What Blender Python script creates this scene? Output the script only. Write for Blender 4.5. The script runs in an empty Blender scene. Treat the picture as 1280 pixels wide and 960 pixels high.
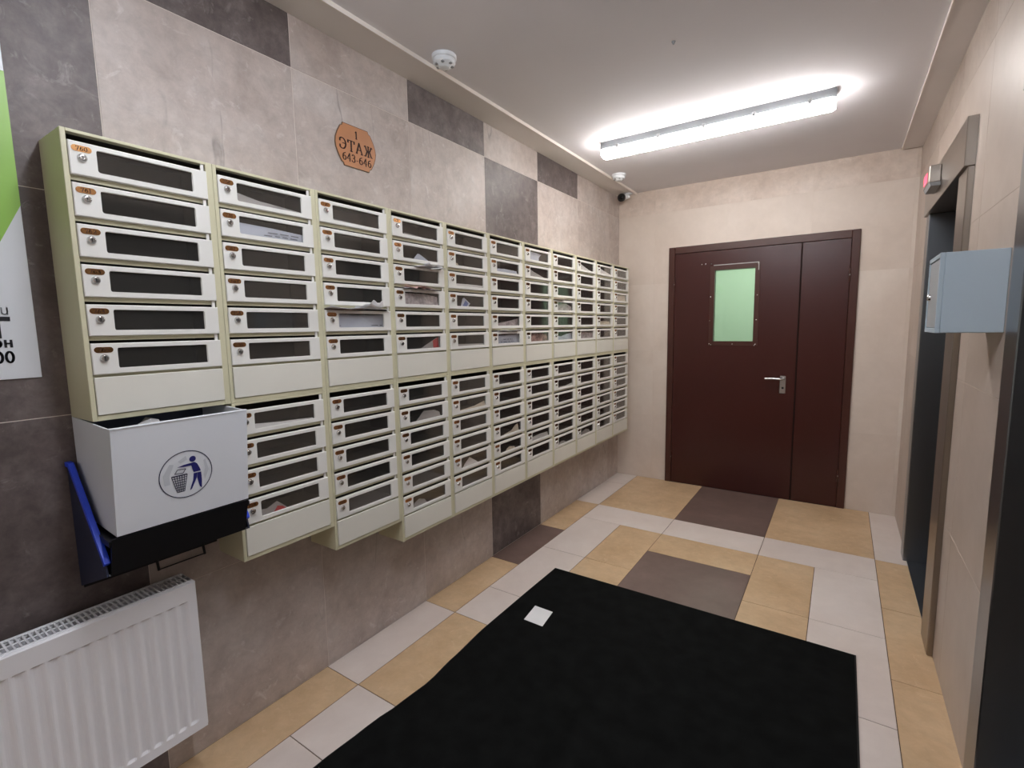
import bpy, math, random
from mathutils import Matrix, Vector
random.seed(7)
C = bpy.context.scene.collection
SC = bpy.context.scene

# ------------------------------------------------------------------ camera
FPX = 615.59
cam_d = bpy.data.cameras.new('camera'); cam = bpy.data.objects.new('camera', cam_d); C.objects.link(cam)
cam_d.sensor_fit = 'HORIZONTAL'; cam_d.sensor_width = 36.0; cam_d.lens = FPX / 1280 * 36.0
cam_d.clip_start = 0.02; cam_d.clip_end = 60
def cam_axes(yaw, pitch, roll):
    f = Vector((-math.sin(yaw)*math.cos(pitch), math.cos(yaw)*math.cos(pitch), -math.sin(pitch)))
    r = Vector((math.cos(yaw), math.sin(yaw), 0)); u = r.cross(f)
    return r*math.cos(roll)+u*math.sin(roll), -r*math.sin(roll)+u*math.cos(roll), f
r_, u_, f_ = cam_axes(0.5898, 0.1147, -0.0165)
CAMLOC = Vector((1.7667, 0, 1.4331))
cam.matrix_world = Matrix(((r_.x, u_.x, -f_.x, CAMLOC.x), (r_.y, u_.y, -f_.y, CAMLOC.y), (r_.z, u_.z, -f_.z, CAMLOC.z), (0, 0, 0, 1)))
SC.camera = cam

# ------------------------------------------------------------------ world, exposure
w = bpy.data.worlds.new('world'); SC.world = w; w.use_nodes = True
w.node_tree.nodes['Background'].inputs[0].default_value = (0.6, 0.62, 0.66, 1)
w.node_tree.nodes['Background'].inputs[1].default_value = 0.05
SC.view_settings.view_transform = 'Standard'; SC.view_settings.look = 'None'
SC.view_settings.exposure = 0.45; SC.view_settings.gamma = 1.0; SC.view_settings.use_curve_mapping = False
LAMP_FRONT = 38.0      # emission of the batten light in view
LAMP_REAR = 31.0       # emission of the same kind of light overhead, above the frame
LAMP_FILL = 9.0        # unseen light further back, added as fill from behind
LAMP_COL = (1.0, 0.965, 0.93)
LAMP_COL_REAR = (0.94, 0.985, 1.06)

# ------------------------------------------------------------------ dimensions
D = 4.47; W = 2.158; YB = -2.4
ZC = 2.617; ZS = 2.602         # ceiling, soffit underside
CAB_Y0 = 0.4406; CAB_W = 0.3504; CAB_D = 0.1632; Z_TOP = 1.9365; Z_MID = 1.2065

# ------------------------------------------------------------------ helpers
def s2l(c):
    return tuple(((v/255)/12.92 if v/255 <= .04045 else ((v/255+.055)/1.055)**2.4) for v in c)
MATS = {}
def mat(name, col, rough=.5, metal=0.0, spec=.5, emit=None, estr=0.0, noise=0.0, nscale=8.0, bump=0.0, bscale=200.0, coat=0.0, lin=False):
    m = bpy.data.materials.new(name); m.use_nodes = True
    nt = m.node_tree; b = nt.nodes['Principled BSDF']
    c = col if lin else s2l(col)
    b.inputs['Base Color'].default_value = (*c, 1); b.inputs['Roughness'].default_value = rough
    b.inputs['Metallic'].default_value = metal; b.inputs['Specular IOR Level'].default_value = spec
    if coat: b.inputs['Coat Weight'].default_value = coat
    if emit:
        b.inputs['Emission Color'].default_value = (*emit, 1); b.inputs['Emission Strength'].default_value = estr
    if noise or bump:
        tc = nt.nodes.new('ShaderNodeTexCoord')
    if noise:
        n = nt.nodes.new('ShaderNodeTexNoise'); n.inputs['Scale'].default_value = nscale; n.inputs['Detail'].default_value = 4
        nt.links.new(tc.outputs['Object'], n.inputs['Vector'])
        r = nt.nodes.new('ShaderNodeValToRGB')
        r.color_ramp.elements[0].position = .3; r.color_ramp.elements[1].position = .7
        r.color_ramp.elements[0].color = (*[v*(1-noise) for v in c], 1); r.color_ramp.elements[1].color = (*[min(1, v*(1+noise)) for v in c], 1)
        nt.links.new(n.outputs['Fac'], r.inputs['Fac']); nt.links.new(r.outputs['Color'], b.inputs['Base Color'])
    if bump:
        n2 = nt.nodes.new('ShaderNodeTexNoise'); n2.inputs['Scale'].default_value = bscale; n2.inputs['Detail'].default_value = 3
        nt.links.new(tc.outputs['Object'], n2.inputs['Vector'])
        bp = nt.nodes.new('ShaderNodeBump'); bp.inputs['Strength'].default_value = bump; bp.inputs['Distance'].default_value = .002
        nt.links.new(n2.outputs['Fac'], bp.inputs['Height']); nt.links.new(bp.outputs['Normal'], b.inputs['Normal'])
    MATS[name] = m
    return m

def stone(name, c0, c1, c2, rough=.35, vein=None, scale=3.0, crack=0.0, spec=.5, fine=.35):
    """mottled ceramic / stone tile: broad clouds, fine mottling, thin light veins, a few hairline cracks"""
    m = bpy.data.materials.new(name); m.use_nodes = True
    nt = m.node_tree; L = nt.links; b = nt.nodes['Principled BSDF']
    b.inputs['Roughness'].default_value = rough; b.inputs['Specular IOR Level'].default_value = spec
    geo = nt.nodes.new('ShaderNodeNewGeometry'); oi = nt.nodes.new('ShaderNodeObjectInfo')
    ma = nt.nodes.new('ShaderNodeVectorMath'); ma.operation = 'MULTIPLY_ADD'
    cx = nt.nodes.new('ShaderNodeCombineXYZ')
    for k in range(3): L.new(oi.outputs['Random'], cx.inputs[k])
    L.new(cx.outputs[0], ma.inputs[0]); ma.inputs[1].default_value = (17, 31, 23); L.new(geo.outputs['Position'], ma.inputs[2])
    def noise(sc, det, rgh=.6, dist=0.0):
        n = nt.nodes.new('ShaderNodeTexNoise'); n.inputs['Scale'].default_value = sc; n.inputs['Detail'].default_value = det
        n.inputs['Roughness'].default_value = rgh; n.inputs['Distortion'].default_value = dist
        L.new(ma.outputs[0], n.inputs['Vector']); return n.outputs['Fac']
    n1 = noise(scale, 6, .68, .25)
    rp = nt.nodes.new('ShaderNodeValToRGB'); e = rp.color_ramp.elements
    e[0].position = .32; e[0].color = (*s2l(c0), 1); e[1].position = .68; e[1].color = (*s2l(c2), 1)
    em = e.new(.5); em.color = (*s2l(c1), 1); L.new(n1, rp.inputs['Fac'])
    n2 = noise(scale*6, 8, .72, .3)
    rf = nt.nodes.new('ShaderNodeValToRGB'); rf.color_ramp.elements[0].position = .35; rf.color_ramp.elements[1].position = .65
    lo = 1-fine; rf.color_ramp.elements[0].color = (lo, lo, lo, 1); rf.color_ramp.elements[1].color = (1.0, 1.0, 1.0, 1); L.new(n2, rf.inputs['Fac'])
    mx = nt.nodes.new('ShaderNodeMix'); mx.data_type = 'RGBA'; mx.blend_type = 'MULTIPLY'; mx.inputs[0].default_value = 1
    L.new(rp.outputs['Color'], mx.inputs[6]); L.new(rf.outputs['Color'], mx.inputs[7]); out = mx.outputs[2]
    if vein:
        n3 = noise(scale*5, 6, .7, 1.1)
        rv = nt.nodes.new('ShaderNodeValToRGB'); ev = rv.color_ramp.elements
        ev[0].position = .58; ev[0].color = (0, 0, 0, 1); ev[1].position = .80; ev[1].color = (1, 1, 1, 1); L.new(n3, rv.inputs['Fac'])
        mv = nt.nodes.new('ShaderNodeMix'); mv.data_type = 'RGBA'; L.new(rv.outputs['Color'], mv.inputs[0])
        L.new(out, mv.inputs[6]); mv.inputs[7].default_value = (*s2l(vein), 1); out = mv.outputs[2]
    if crack:
        wv = nt.nodes.new('ShaderNodeTexNoise'); wv.inputs['Scale'].default_value = 1.1; wv.inputs['Detail'].default_value = 5; wv.inputs['Distortion'].default_value = .4
        mp = nt.nodes.new('ShaderNodeMapping'); mp.inputs['Scale'].default_value = (1, 1.6, .28); L.new(ma.outputs[0], mp.inputs[0]); L.new(mp.outputs[0], wv.inputs['Vector'])
        sb = nt.nodes.new('ShaderNodeMath'); sb.operation = 'SUBTRACT'; L.new(wv.outputs['Fac'], sb.inputs[0]); sb.inputs[1].default_value = .5
        ab = nt.nodes.new('ShaderNodeMath'); ab.operation = 'ABSOLUTE'; L.new(sb.outputs[0], ab.inputs[0])
        rc = nt.nodes.new('ShaderNodeValToRGB'); rc.color_ramp.elements[0].position = 0; rc.color_ramp.elements[0].color = (crack, crack, crack, 1)
        rc.color_ramp.elements[1].position = .0045; rc.color_ramp.elements[1].color = (0, 0, 0, 1); L.new(ab.outputs[0], rc.inputs['Fac'])
        # break the hairline up so it fades in and out
        mm = nt.nodes.new('ShaderNodeMath'); mm.operation = 'MULTIPLY'; L.new(rc.outputs['Color'], mm.inputs[0])
        rk = nt.nodes.new('ShaderNodeMapRange'); rk.inputs[1].default_value = .48; rk.inputs[2].default_value = .62; L.new(n1, rk.inputs[0]); L.new(rk.outputs[0], mm.inputs[1])
        mc = nt.nodes.new('ShaderNodeMix'); mc.data_type = 'RGBA'; L.new(mm.outputs[0], mc.inputs[0]); L.new(out, mc.inputs[6])
        mc.inputs[7].default_value = (*s2l([v*.5 for v in c0]), 1); out = mc.outputs[2]
    L.new(out, b.inputs['Base Color'])
    bp = nt.nodes.new('ShaderNodeBump'); bp.inputs['Strength'].default_value = .12; bp.inputs['Distance'].default_value = .002
    L.new(n2, bp.inputs['Height']); L.new(bp.outputs['Normal'], b.inputs['Normal'])
    MATS[name] = m
    return m

def brushed(name, col, rough=.28, sc=(2, 2, 300)):
    m = mat(name, col, rough, 1.0)
    nt = m.node_tree; b = nt.nodes['Principled BSDF']
    tc = nt.nodes.new('ShaderNodeTexCoord'); mp = nt.nodes.new('ShaderNodeMapping'); mp.inputs['Scale'].default_value = sc
    n = nt.nodes.new('ShaderNodeTexNoise'); n.inputs['Scale'].default_value = 3; n.inputs['Detail'].default_value = 3
    nt.links.new(tc.outputs['Object'], mp.inputs[0]); nt.links.new(mp.outputs[0], n.inputs['Vector'])
    mr = nt.nodes.new('ShaderNodeMapRange'); mr.inputs[3].default_value = rough-.01; mr.inputs[4].default_value = rough+.015
    nt.links.new(n.outputs['Fac'], mr.inputs[0]); nt.links.new(mr.outputs[0], b.inputs['Roughness'])
    return m

def glass(name, tint, ior=1.5, rough=.03, haze=0.0, hazecol=(.5, .5, .5)):
    m = bpy.data.materials.new(name); m.use_nodes = True; nt = m.node_tree
    nt.nodes.remove(nt.nodes['Principled BSDF'])
    o = nt.nodes['Material Output']; t = nt.nodes.new('ShaderNodeBsdfTransparent'); t.inputs[0].default_value = (*tint, 1)
    g = nt.nodes.new('ShaderNodeBsdfGlossy'); g.inputs['Roughness'].default_value = rough; g.inputs[0].default_value = (1, 1, 1, 1)
    fr = nt.nodes.new('ShaderNodeFresnel')
    gn = nt.nodes.new('ShaderNodeNewGeometry'); mi = nt.nodes.new('ShaderNodeMapRange')        # same reflectance from either side of the thin sheet
    mi.inputs[3].default_value = ior; mi.inputs[4].default_value = 1/ior
    nt.links.new(gn.outputs['Backfacing'], mi.inputs[0]); nt.links.new(mi.outputs[0], fr.inputs[0])
    base = t.outputs[0]
    if haze:
        d = nt.nodes.new('ShaderNodeBsdfDiffuse'); d.inputs[0].default_value = (*hazecol, 1)
        mh = nt.nodes.new('ShaderNodeMixShader'); mh.inputs[0].default_value = haze
        nt.links.new(t.outputs[0], mh.inputs[1]); nt.links.new(d.outputs[0], mh.inputs[2]); base = mh.outputs[0]
    mx = nt.nodes.new('ShaderNodeMixShader'); nt.links.new(fr.outputs[0], mx.inputs[0]); nt.links.new(base, mx.inputs[1]); nt.links.new(g.outputs[0], mx.inputs[2])
    nt.links.new(mx.outputs[0], o.inputs[0]); MATS[name] = m
    return m

class MB:
    def __init__(self): self.v = []; self.f = []; self.m = []; self.sm = []
    def add(self, vs, fs, mi=0, smooth=False):
        o = len(self.v); self.v += [tuple(p) for p in vs]
        for q in fs: self.f.append([i+o for i in q]); self.m.append(mi); self.sm.append(smooth)
        return self
    def box(self, x0, x1, y0, y1, z0, z1, mi=0):
        vs = [(x, y, z) for x in (x0, x1) for y in (y0, y1) for z in (z0, z1)]
        return self.add(vs, [(0, 1, 3, 2), (4, 6, 7, 5), (0, 4, 5, 1), (2, 3, 7, 6), (0, 2, 6, 4), (1, 5, 7, 3)], mi)
    def bevbox(self, x0, x1, y0, y1, z0, z1, b, mi=0):
        """box with chamfered edges (26-face)"""
        xs = (x0, x1); ys = (y0, y1); zs = (z0, z1); vs = []; idx = {}
        for i in (0, 1):
            for j in (0, 1):
                for k in (0, 1):
                    sx, sy, sz = (1-2*i), (1-2*j), (1-2*k)
                    for a in range(3):
                        p = [xs[i]+sx*b, ys[j]+sy*b, zs[k]+sz*b]; p[a] = (xs[i], ys[j], zs[k])[a]
                        idx[i, j, k, a] = len(vs); vs.append(p)
        fs = []
        for a in range(3):
            o1, o2 = [q for q in range(3) if q != a]
            for s in (0, 1):
                q = []
                for (p1, p2) in ((0, 0), (1, 0), (1, 1), (0, 1)):
                    k = [0, 0, 0]; k[a] = s; k[o1] = p1; k[o2] = p2; q.append(idx[(*k, a)])
                fs.append(q)
        for a in range(3):       # edges along axis a
            o1, o2 = [q for q in range(3) if q != a]
            for p1 in (0, 1):
                for p2 in (0, 1):
                    k0 = [0, 0, 0]; k0[o1] = p1; k0[o2] = p2; k1 = list(k0); k1[a] = 1
                    fs.append([idx[(*k0, o1)], idx[(*k1, o1)], idx[(*k1, o2)], idx[(*k0, o2)]])
        for i in (0, 1):
            for j in (0, 1):
                for k in (0, 1): fs.append([idx[i, j, k, 0], idx[i, j, k, 1], idx[i, j, k, 2]])
        return self.add(vs, fs, mi)
    def prism(self, pts, a, b, axis=0, mi=0, smooth=False):
        """polygon pts (2D, in the two other axes in order) extruded from a to b along axis"""
        def P(p, t):
            q = list(p); q.insert(axis, t); return q
        n = len(pts); vs = [P(p, a) for p in pts]+[P(p, b) for p in pts]
        self.add(vs, [list(range(n))[::-1], list(range(n, 2*n))], mi)
        return self.add(vs, [(i, (i+1) % n, n+(i+1) % n, n+i) for i in range(n)], mi, smooth)
    def lathe(self, c, ax, prof, n=20, mi=0, smooth=True):
        """prof: (radius, distance along ax) pairs"""
        ax = Vector(ax).normalized(); e1 = ax.orthogonal().normalized(); e2 = ax.cross(e1); c = Vector(c); vs = []
        for r, t in prof:
            for i in range(n):
                a = 2*math.pi*i/n; vs.append(c+ax*t+(e1*math.cos(a)+e2*math.sin(a))*r)
        fs = []
        for k in range(len(prof)-1):
            for i in range(n): fs.append((k*n+i, k*n+(i+1) % n, (k+1)*n+(i+1) % n, (k+1)*n+i))
        self.add(vs, fs, mi, smooth)
        return self.add(vs, [list(range(n))[::-1], [(len(prof)-1)*n+i for i in range(n)]], mi)
    def tube(self, pts, r, n=8, mi=0):
        pts = [Vector(p) for p in pts]; vs = []; prev = None
        for i, p in enumerate(pts):
            t = (pts[min(i+1, len(pts)-1)]-pts[max(i-1, 0)]).normalized()
            e1 = t.orthogonal().normalized() if prev is None else (prev-t*prev.dot(t)).normalized()
            prev = e1; e2 = t.cross(e1)
            for k in range(n):
                a = 2*math.pi*k/n; vs.append(p+(e1*math.cos(a)+e2*math.sin(a))*r)
        fs = [(i*n+k, i*n+(k+1) % n, (i+1)*n+(k+1) % n, (i+1)*n+k) for i in range(len(pts)-1) for k in range(n)]
        self.add(vs, fs, mi, True)
        return self.add(vs, [list(range(n))[::-1], [(len(pts)-1)*n+k for k in range(n)]], mi)
    def flat(self, polys, o, ex, ey, mi=0):
        """2D polygons laid on the plane o + u*ex + v*ey"""
        o = Vector(o); ex = Vector(ex); ey = Vector(ey)
        for P in polys: self.add([o+ex*u+ey*v for u, v in P], [list(range(len(P)))], mi)
        return self
    def mesh(self, name, mats, origin=(0, 0, 0)):
        me = bpy.data.meshes.new(name)
        ox, oy, oz = origin
        me.from_pydata([(x-ox, y-oy, z-oz) for x, y, z in self.v], [], self.f)
        for m in mats: me.materials.append(m)
        for p, mi, s in zip(me.polygons, self.m, self.sm): p.material_index = mi; p.use_smooth = s
        me.update(); return me

def wpos(o):
    p = Vector(o.location)
    while o.parent: o = o.parent; p += Vector(o.location)
    return p
def put(name, me, parent=None, loc=(0, 0, 0)):
    o = bpy.data.objects.new(name, me); C.objects.link(o); o.location = loc
    if parent: o.parent = parent
    return o
def part(name, mb, mats, parent=None, label=None):
    """mesh authored in world coordinates, put under parent (parents are never rotated)"""
    if not isinstance(mats, (list, tuple)): mats = [mats]
    org = wpos(parent) if parent else Vector((0, 0, 0))
    n = len(mb.v); c = Vector((sum(p[0] for p in mb.v)/n, sum(p[1] for p in mb.v)/n, min(p[2] for p in mb.v)))
    o = put(name, mb.mesh(name, mats, c), parent, c-org)
    if label: o['label'] = label
    return o
def tag(o, label, cat, group=None, kind=None):
    o['label'] = label; o['category'] = cat
    if group: o['group'] = group
    if kind: o['kind'] = kind
    return o
def thing(name, loc, label, cat, group=None, kind=None):
    return tag(put(name, None, None, loc), label, cat, group, kind)

# ---- pen-drawn lettering (thick uprights, thin hairlines, small serifs), all in a box 1 high
def arc(cx, cy, rx, ry, a0, a1, n=12): return [(cx+rx*math.cos(math.radians(a0+(a1-a0)*i/n)), cy+ry*math.sin(math.radians(a0+(a1-a0)*i/n))) for i in range(n+1)]
GL = {
 '0': (.62, [arc(.31, .5, .24, .46, 0, 360, 20)]),
 '1': (.44, [[(.22, 0), (.22, .97)], [(.22, .97), (.08, .82)], [(.06, .02), (.38, .02)]]),
 '2': (.6, [arc(.3, .71, .22, .26, 170, -30, 12)+[(.08, .04)], [(.06, .05), (.54, .05), (.56, .2)]]),
 '3': (.6, [arc(.28, .73, .2, .23, 160, -80, 10)+[(.22, .5)], [(.24, .5)]+arc(.27, .27, .25, .25, 80, -160, 12)]),
 '4': (.64, [[(.42, 0), (.42, .97), (.04, .3), (.6, .3)]]),
 '5': (.6, [[(.52, .95), (.16, .95), (.12, .55)]+arc(.27, .3, .25, .28, 110, -155, 12)]),
 '6': (.62, [[(.5, .93), (.34, .86)]+arc(.34, .42, .26, .44, 120, 200, 6), arc(.31, .3, .23, .27, 0, 360, 16)]),
 '7': (.6, [[(.06, .8), (.08, .94), (.55, .94), (.24, .0)]]),
 '8': (.6, [arc(.3, .73, .19, .22, 0, 360, 14), arc(.3, .27, .23, .25, 0, 360, 14)]),
 '9': (.62, [[(.12, .07), (.28, .14)]+arc(.28, .58, .26, .44, -60, 20, 6), arc(.31, .7, .23, .27, 0, 360, 16)]),
 '-': (.4, [[(.05, .33), (.35, .33)]]),
 'E3': (.78, [arc(.28, .5, .38, .47, 135, -135, 16), [(.3, .52), (.62, .52)], [(.03, .68), (.03, .84)], [(.03, .32), (.03, .16)]]),
 'T': (.8, [[(.04, .95), (.76, .95)], [(.4, 0), (.4, .95)], [(.05, .95), (.05, .75)], [(.75, .95), (.75, .75)], [(.26, .02), (.54, .02)]]),
 'A': (.86, [[(.1, .02), (.42, .98)], [(.42, .98), (.74, .02)], [(.22, .35), (.6, .35)], [(0, .02), (.22, .02)], [(.6, .02), (.86, .02)]]),
 'ZH': (1.1, [[(.55, 0), (.55, .97)], [(.08, .9), (.2, .95), (.34, .6), (.5, .5)], [(1.02, .9), (.9, .95), (.76, .6), (.6, .5)],
              [(.5, .5), (.38, .45), (.2, .03), (.04, .03)], [(.6, .5), (.72, .45), (.9, .03), (1.06, .03)], [(.42, .02), (.68, .02)], [(.42, .96), (.68, .96)]]),
 'G': (.66, [[(.14, 0), (.14, .95)], [(.05, .9), (.62, .9)], [(.08, .9), (.2, .9)]]),
 'o': (.62, [arc(.31, .33, .22, .3, 0, 360, 16)]),
 'n': (.64, [[(.12, 0), (.12, .66)], [(.52, 0), (.52, .66)], [(.12, .35), (.52, .35)]]),
 'r': (.42, [[(.1, 0), (.1, .66)], [(.1, .45), (.22, .6), (.38, .62)]]),
 'u': (.6, [[(.1, .66), (.1, .2)]+arc(.3, .22, .2, .2, 180, 360, 8)+[(.5, .66)], [(.5, .66), (.5, 0)]]),
}
def text2d(s, h, thick=.16, thin=.07, gap=.1, stretch=1.0):
    """returns polygons (2D, centred on x, baseline at 0) and the width"""
    out = []; x = 0
    for g in s:
        wd, strokes = GL[g]
        for st in strokes:
            for (a, b) in zip(st[:-1], st[1:]):
                dx, dy = b[0]-a[0], b[1]-a[1]; l = math.hypot(dx, dy)
                if l < 1e-6: continue
                t = (thin+(thick-thin)*abs(dy/l))/2; nx, ny = -dy/l*t, dx/l*t; ex, ey = dx/l*t*.5, dy/l*t*.5
                out.append([(x+a[0]-ex+nx, a[1]-ey+ny), (x+a[0]-ex-nx, a[1]-ey-ny), (x+b[0]+ex-nx, b[1]+ey-ny), (x+b[0]+ex+nx, b[1]+ey+ny)])
        x += wd+gap
    x -= gap
    return [[((u-x/2)*h*stretch, v*h) for u, v in P] for P in out], x*h*stretch

# ------------------------------------------------------------------ materials
M = MATS
stone('stone_beige', (178, 164, 156), (192, 180, 173), (204, 195, 190), .50, (212, 206, 202), 3.0, .5, fine=.2)
stone('stone_dark', (90, 80, 78), (110, 99, 97), (132, 122, 120), .52, (152, 145, 143), 3.2, 0, fine=.4)
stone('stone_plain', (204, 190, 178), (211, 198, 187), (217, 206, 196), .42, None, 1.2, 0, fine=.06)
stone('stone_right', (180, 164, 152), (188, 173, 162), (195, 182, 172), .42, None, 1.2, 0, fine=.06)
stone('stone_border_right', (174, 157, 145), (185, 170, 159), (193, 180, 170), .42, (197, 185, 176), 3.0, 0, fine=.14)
stone('stone_border', (196, 178, 165), (208, 192, 180), (216, 202, 191), .42, (219, 207, 197), 3.0, 0, fine=.14)
stone('floor_tan', (192, 161, 125), (202, 172, 136), (211, 183, 148), .46, (216, 190, 158), 3.0, 0, fine=.13)
stone('floor_white', (208, 195, 188), (214, 202, 195), (220, 210, 204), .46, None, 1.5, 0, fine=.05)
stone('floor_brown', (103, 83, 76), (110, 90, 83), (119, 99, 92), .46, None, 3.0, 0, fine=.1)
mat('grout_dark', (92, 74, 60), .9)
mat('grout_light', (214, 204, 196), .9)
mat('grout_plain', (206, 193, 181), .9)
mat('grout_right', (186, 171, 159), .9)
mat('plaster', (226, 223, 227), .8, spec=.2, noise=.03, nscale=1.5, bump=.15, bscale=60)
mat('soffit_paint', (226, 220, 218), .6, spec=.3, noise=.03, nscale=2)
mat('soffit_edge', (235, 228, 220), .5)
mat('cabinet_cream', (208, 204, 174), .42, noise=.03, nscale=5, bump=.08, bscale=350)
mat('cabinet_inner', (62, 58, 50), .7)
mat('door_white', (232, 231, 226), .38, noise=.02, nscale=6)
mat('panel_cream', (226, 224, 214), .4, noise=.02, nscale=6)
glass('acrylic', (.95, .94, .925), 1.5, .06, .022, (.62, .60, .57))
glass('pane', (.82, .86, .82), 1.5, .05, .1, (.55, .75, .6))
mat('brass', (196, 146, 98), .24, 1.0)
mat('brass_ink', (66, 32, 18), .6)
mat('chrome', (205, 205, 205), .18, 1.0)
mat('black_hole', (12, 12, 12), .6)
mat('sign_brown', (188, 130, 90), .42, noise=.08, nscale=12)
mat('sign_edge', (110, 84, 60), .5)
mat('ink_dark', (52, 26, 18), .7)
mat('bin_white', (226, 231, 238), .38, noise=.015, nscale=4)
mat('bin_inside_shade', (70, 76, 92), .6)  # shadow inside the waste box, put into the colour of its inner faces
mat('ink_blue', (30, 32, 110), .6)
mat('ink_navy', (26, 30, 70), .6)
mat('ink_grey', (204, 210, 218), .6)
mat('tray_black', (14, 15, 20), .42)
mat('tray_side', (34, 40, 66), .45)
mat('tray_blue', (30, 70, 220), .4)
mat('radiator', (240, 240, 244), .35)
mat('radiator_dark', (74, 72, 72), .6)
mat('poster_white', (226, 230, 236), .35)
mat('poster_green', (146, 194, 84), .35)
mat('poster_ink', (22, 24, 34), .5)
mat('poster_grey', (120, 124, 132), .5)
mat('poster_photo', (150, 120, 124), .5)
mat('steel_door', (61, 27, 23), .27, spec=.38, noise=.05, nscale=3, bump=.1, bscale=120)
mat('steel_frame', (68, 38, 31), .34, spec=.35, noise=.06, nscale=5)
mat('rubber', (34, 20, 17), .8, spec=.12)
brushed('steel_dark', (138, 141, 146), .29)
brushed('steel_light', (150, 142, 134), .28)
mat('void', (16, 15, 15), .8)
mat('mat_carpet', (17, 18, 18), .95, spec=.08, noise=.35, nscale=14, bump=.8, bscale=900)
mat('mat_edge', (10, 10, 10), .7)
mat('paper', (228, 228, 230), .7)
mat('paper_bluish', (206, 214, 232), .7)
mat('paper_grey', (176, 174, 174), .7)
mat('paper_cream', (226, 216, 200), .7)
mat('paper_news', (190, 182, 186), .75, noise=.35, nscale=60)
mat('paper_red', (190, 44, 54), .6)
mat('paper_blue', (110, 130, 190), .6)
mat('paper_mixed', (170, 140, 134), .7, noise=.6, nscale=35)
mat('print_ink', (110, 116, 130), .7)
mat('grey_box', (178, 192, 202), .42, noise=.02, nscale=4)
mat('grey_box_door', (170, 172, 176), .45)
mat('plastic_white', (226, 230, 234), .4)
mat('plastic_grey', (150, 152, 154), .45)
mat('plastic_black', (18, 17, 17), .3)
mat('lens', (6, 6, 9), .05)
mat('housing_grey', (116, 120, 124), .45)
mat('red_led', (230, 40, 70), .4, emit=(1.0, .10, .18), estr=1.2)
mat('stair_green', (174, 196, 180), .7)
for nm, st, lc in (('diffuser', LAMP_FRONT, LAMP_COL), ('diffuser_rear', LAMP_REAR, LAMP_COL_REAR), ('diffuser_fill', LAMP_FILL, LAMP_COL_REAR)):
    mat(nm, (245, 245, 245), .4, emit=lc, estr=st)

# ------------------------------------------------------------------ setting
def sub_rect(r, holes):
    rs = [r]
    for h in holes:
        nx = []
        for (a0, a1, b0, b1) in rs:
            c0, c1, d0, d1 = max(a0, h[0]), min(a1, h[1]), max(b0, h[2]), min(b1, h[3])
            if c0 >= c1-1e-5 or d0 >= d1-1e-5: nx.append((a0, a1, b0, b1)); continue
            if a0 < c0-1e-5: nx.append((a0, c0, b0, b1))
            if c1 < a1-1e-5: nx.append((c1, a1, b0, b1))
            if b0 < d0-1e-5: nx.append((c0, c1, b0, d0))
            if d1 < b1-1e-5: nx.append((c0, c1, d1, b1))
        rs = nx
    return rs
TT = .008          # tile thickness
def tile(parent, axis, sgn, face, rect, m, holes=(), joint=.0011, bev=.0008):
    """rect in the two other axes; the tile's outer face lies at `face`, its body goes behind it"""
    a0, a1, b0, b1 = rect
    rs = sub_rect((a0+joint, a1-joint, b0+joint, b1-joint), holes)
    if not rs: return
    mb = MB()
    lo, hi = (face-TT, face) if sgn > 0 else (face, face+TT)
    for (p0, p1, q0, q1) in rs:
        if p1-p0 < .004 or q1-q0 < .004: continue
        args = [(p0, p1), (q0, q1)]; args.insert(axis, (lo, hi)); (X, Y, Z) = args
        (mb.bevbox(*X, *Y, *Z, bev) if len(rs) == 1 else mb.box(*X, *Y, *Z))
    if mb.v: part('tile', mb, M[m], parent)

floor = part('floor', MB().box(-.3, W+.45, YB-.1, D+2.5, -.12, -.0016), M['grout_dark'])
tag(floor, 'lobby floor of tan, white and brown rectangular tiles', 'floor', kind='structure')
FT = [  # x0,x1,y0,y1,colour
 (0, .2, 4.17, D, 'w'), (0, .2, 3.575, 4.17, 'w'), (0, .2, 2.98, 3.575, 't'), (0, .2, 2.38, 2.98, 'b'), (0, .2, 1.785, 2.38, 't'),
 (0, .2, 1.18, 1.785, 'w'), (0, .2, .58, 1.18, 't'), (0, .2, -.02, .58, 'w'),
 (.2, .8, 3.575, D, 't'), (.8, 1.4, 3.575, D, 'b'), (1.4, 2.0, 3.575, D, 't'),
 (.2, .8, 3.272, 3.575, 'w'), (.8, 1.4, 3.272, 3.575, 'w'), (1.4, 2.0, 3.272, 3.575, 'w'),
 (.2, .5, 2.675, 3.272, 'w'), (.2, .5, 2.08, 2.675, 'w'), (.2, .5, 1.785, 2.08, 'w'), (.2, .5, 1.18, 1.785, 't'), (.2, .5, .88, 1.18, 'w'), (.2, .5, .28, .88, 'w'),
 (.5, .8, 2.675, 3.272, 't'), (.5, .8, 2.08, 2.675, 't'),
 (.8, 1.4, 2.972, 3.272, 't'), (.8, 1.4, 2.375, 2.972, 'b'),
 (1.4, 1.7, 2.668, 3.272, 't'), (1.4, 1.7, 2.07, 2.668, 't'),
 (1.7, 2.0, 2.665, 3.272, 'w'), (1.7, 2.0, 2.06, 2.665, 'w'), (1.7, 2.0, 1.46, 2.06, 'w'), (1.7, 2.0, .86, 1.46, 'w'),
 (2.0, W+.3, 3.57, D, 'w'), (2.0, W+.3, 2.962, 3.57, 't'), (2.0, W+.3, 2.36, 2.962, 't'), (2.0, W+.3, 1.76, 2.36, 't'), (2.0, W+.3, 1.16, 1.76, 't'), (2.0, W+.3, .56, 1.16, 't')]
FM = {'w': 'floor_white', 't': 'floor_tan', 'b': 'floor_brown'}
for (x0, x1, y0, y1, c) in FT: tile(floor, 2, 1, 0, (x0, x1, y0, y1), FM[c], joint=.0015)
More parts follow.
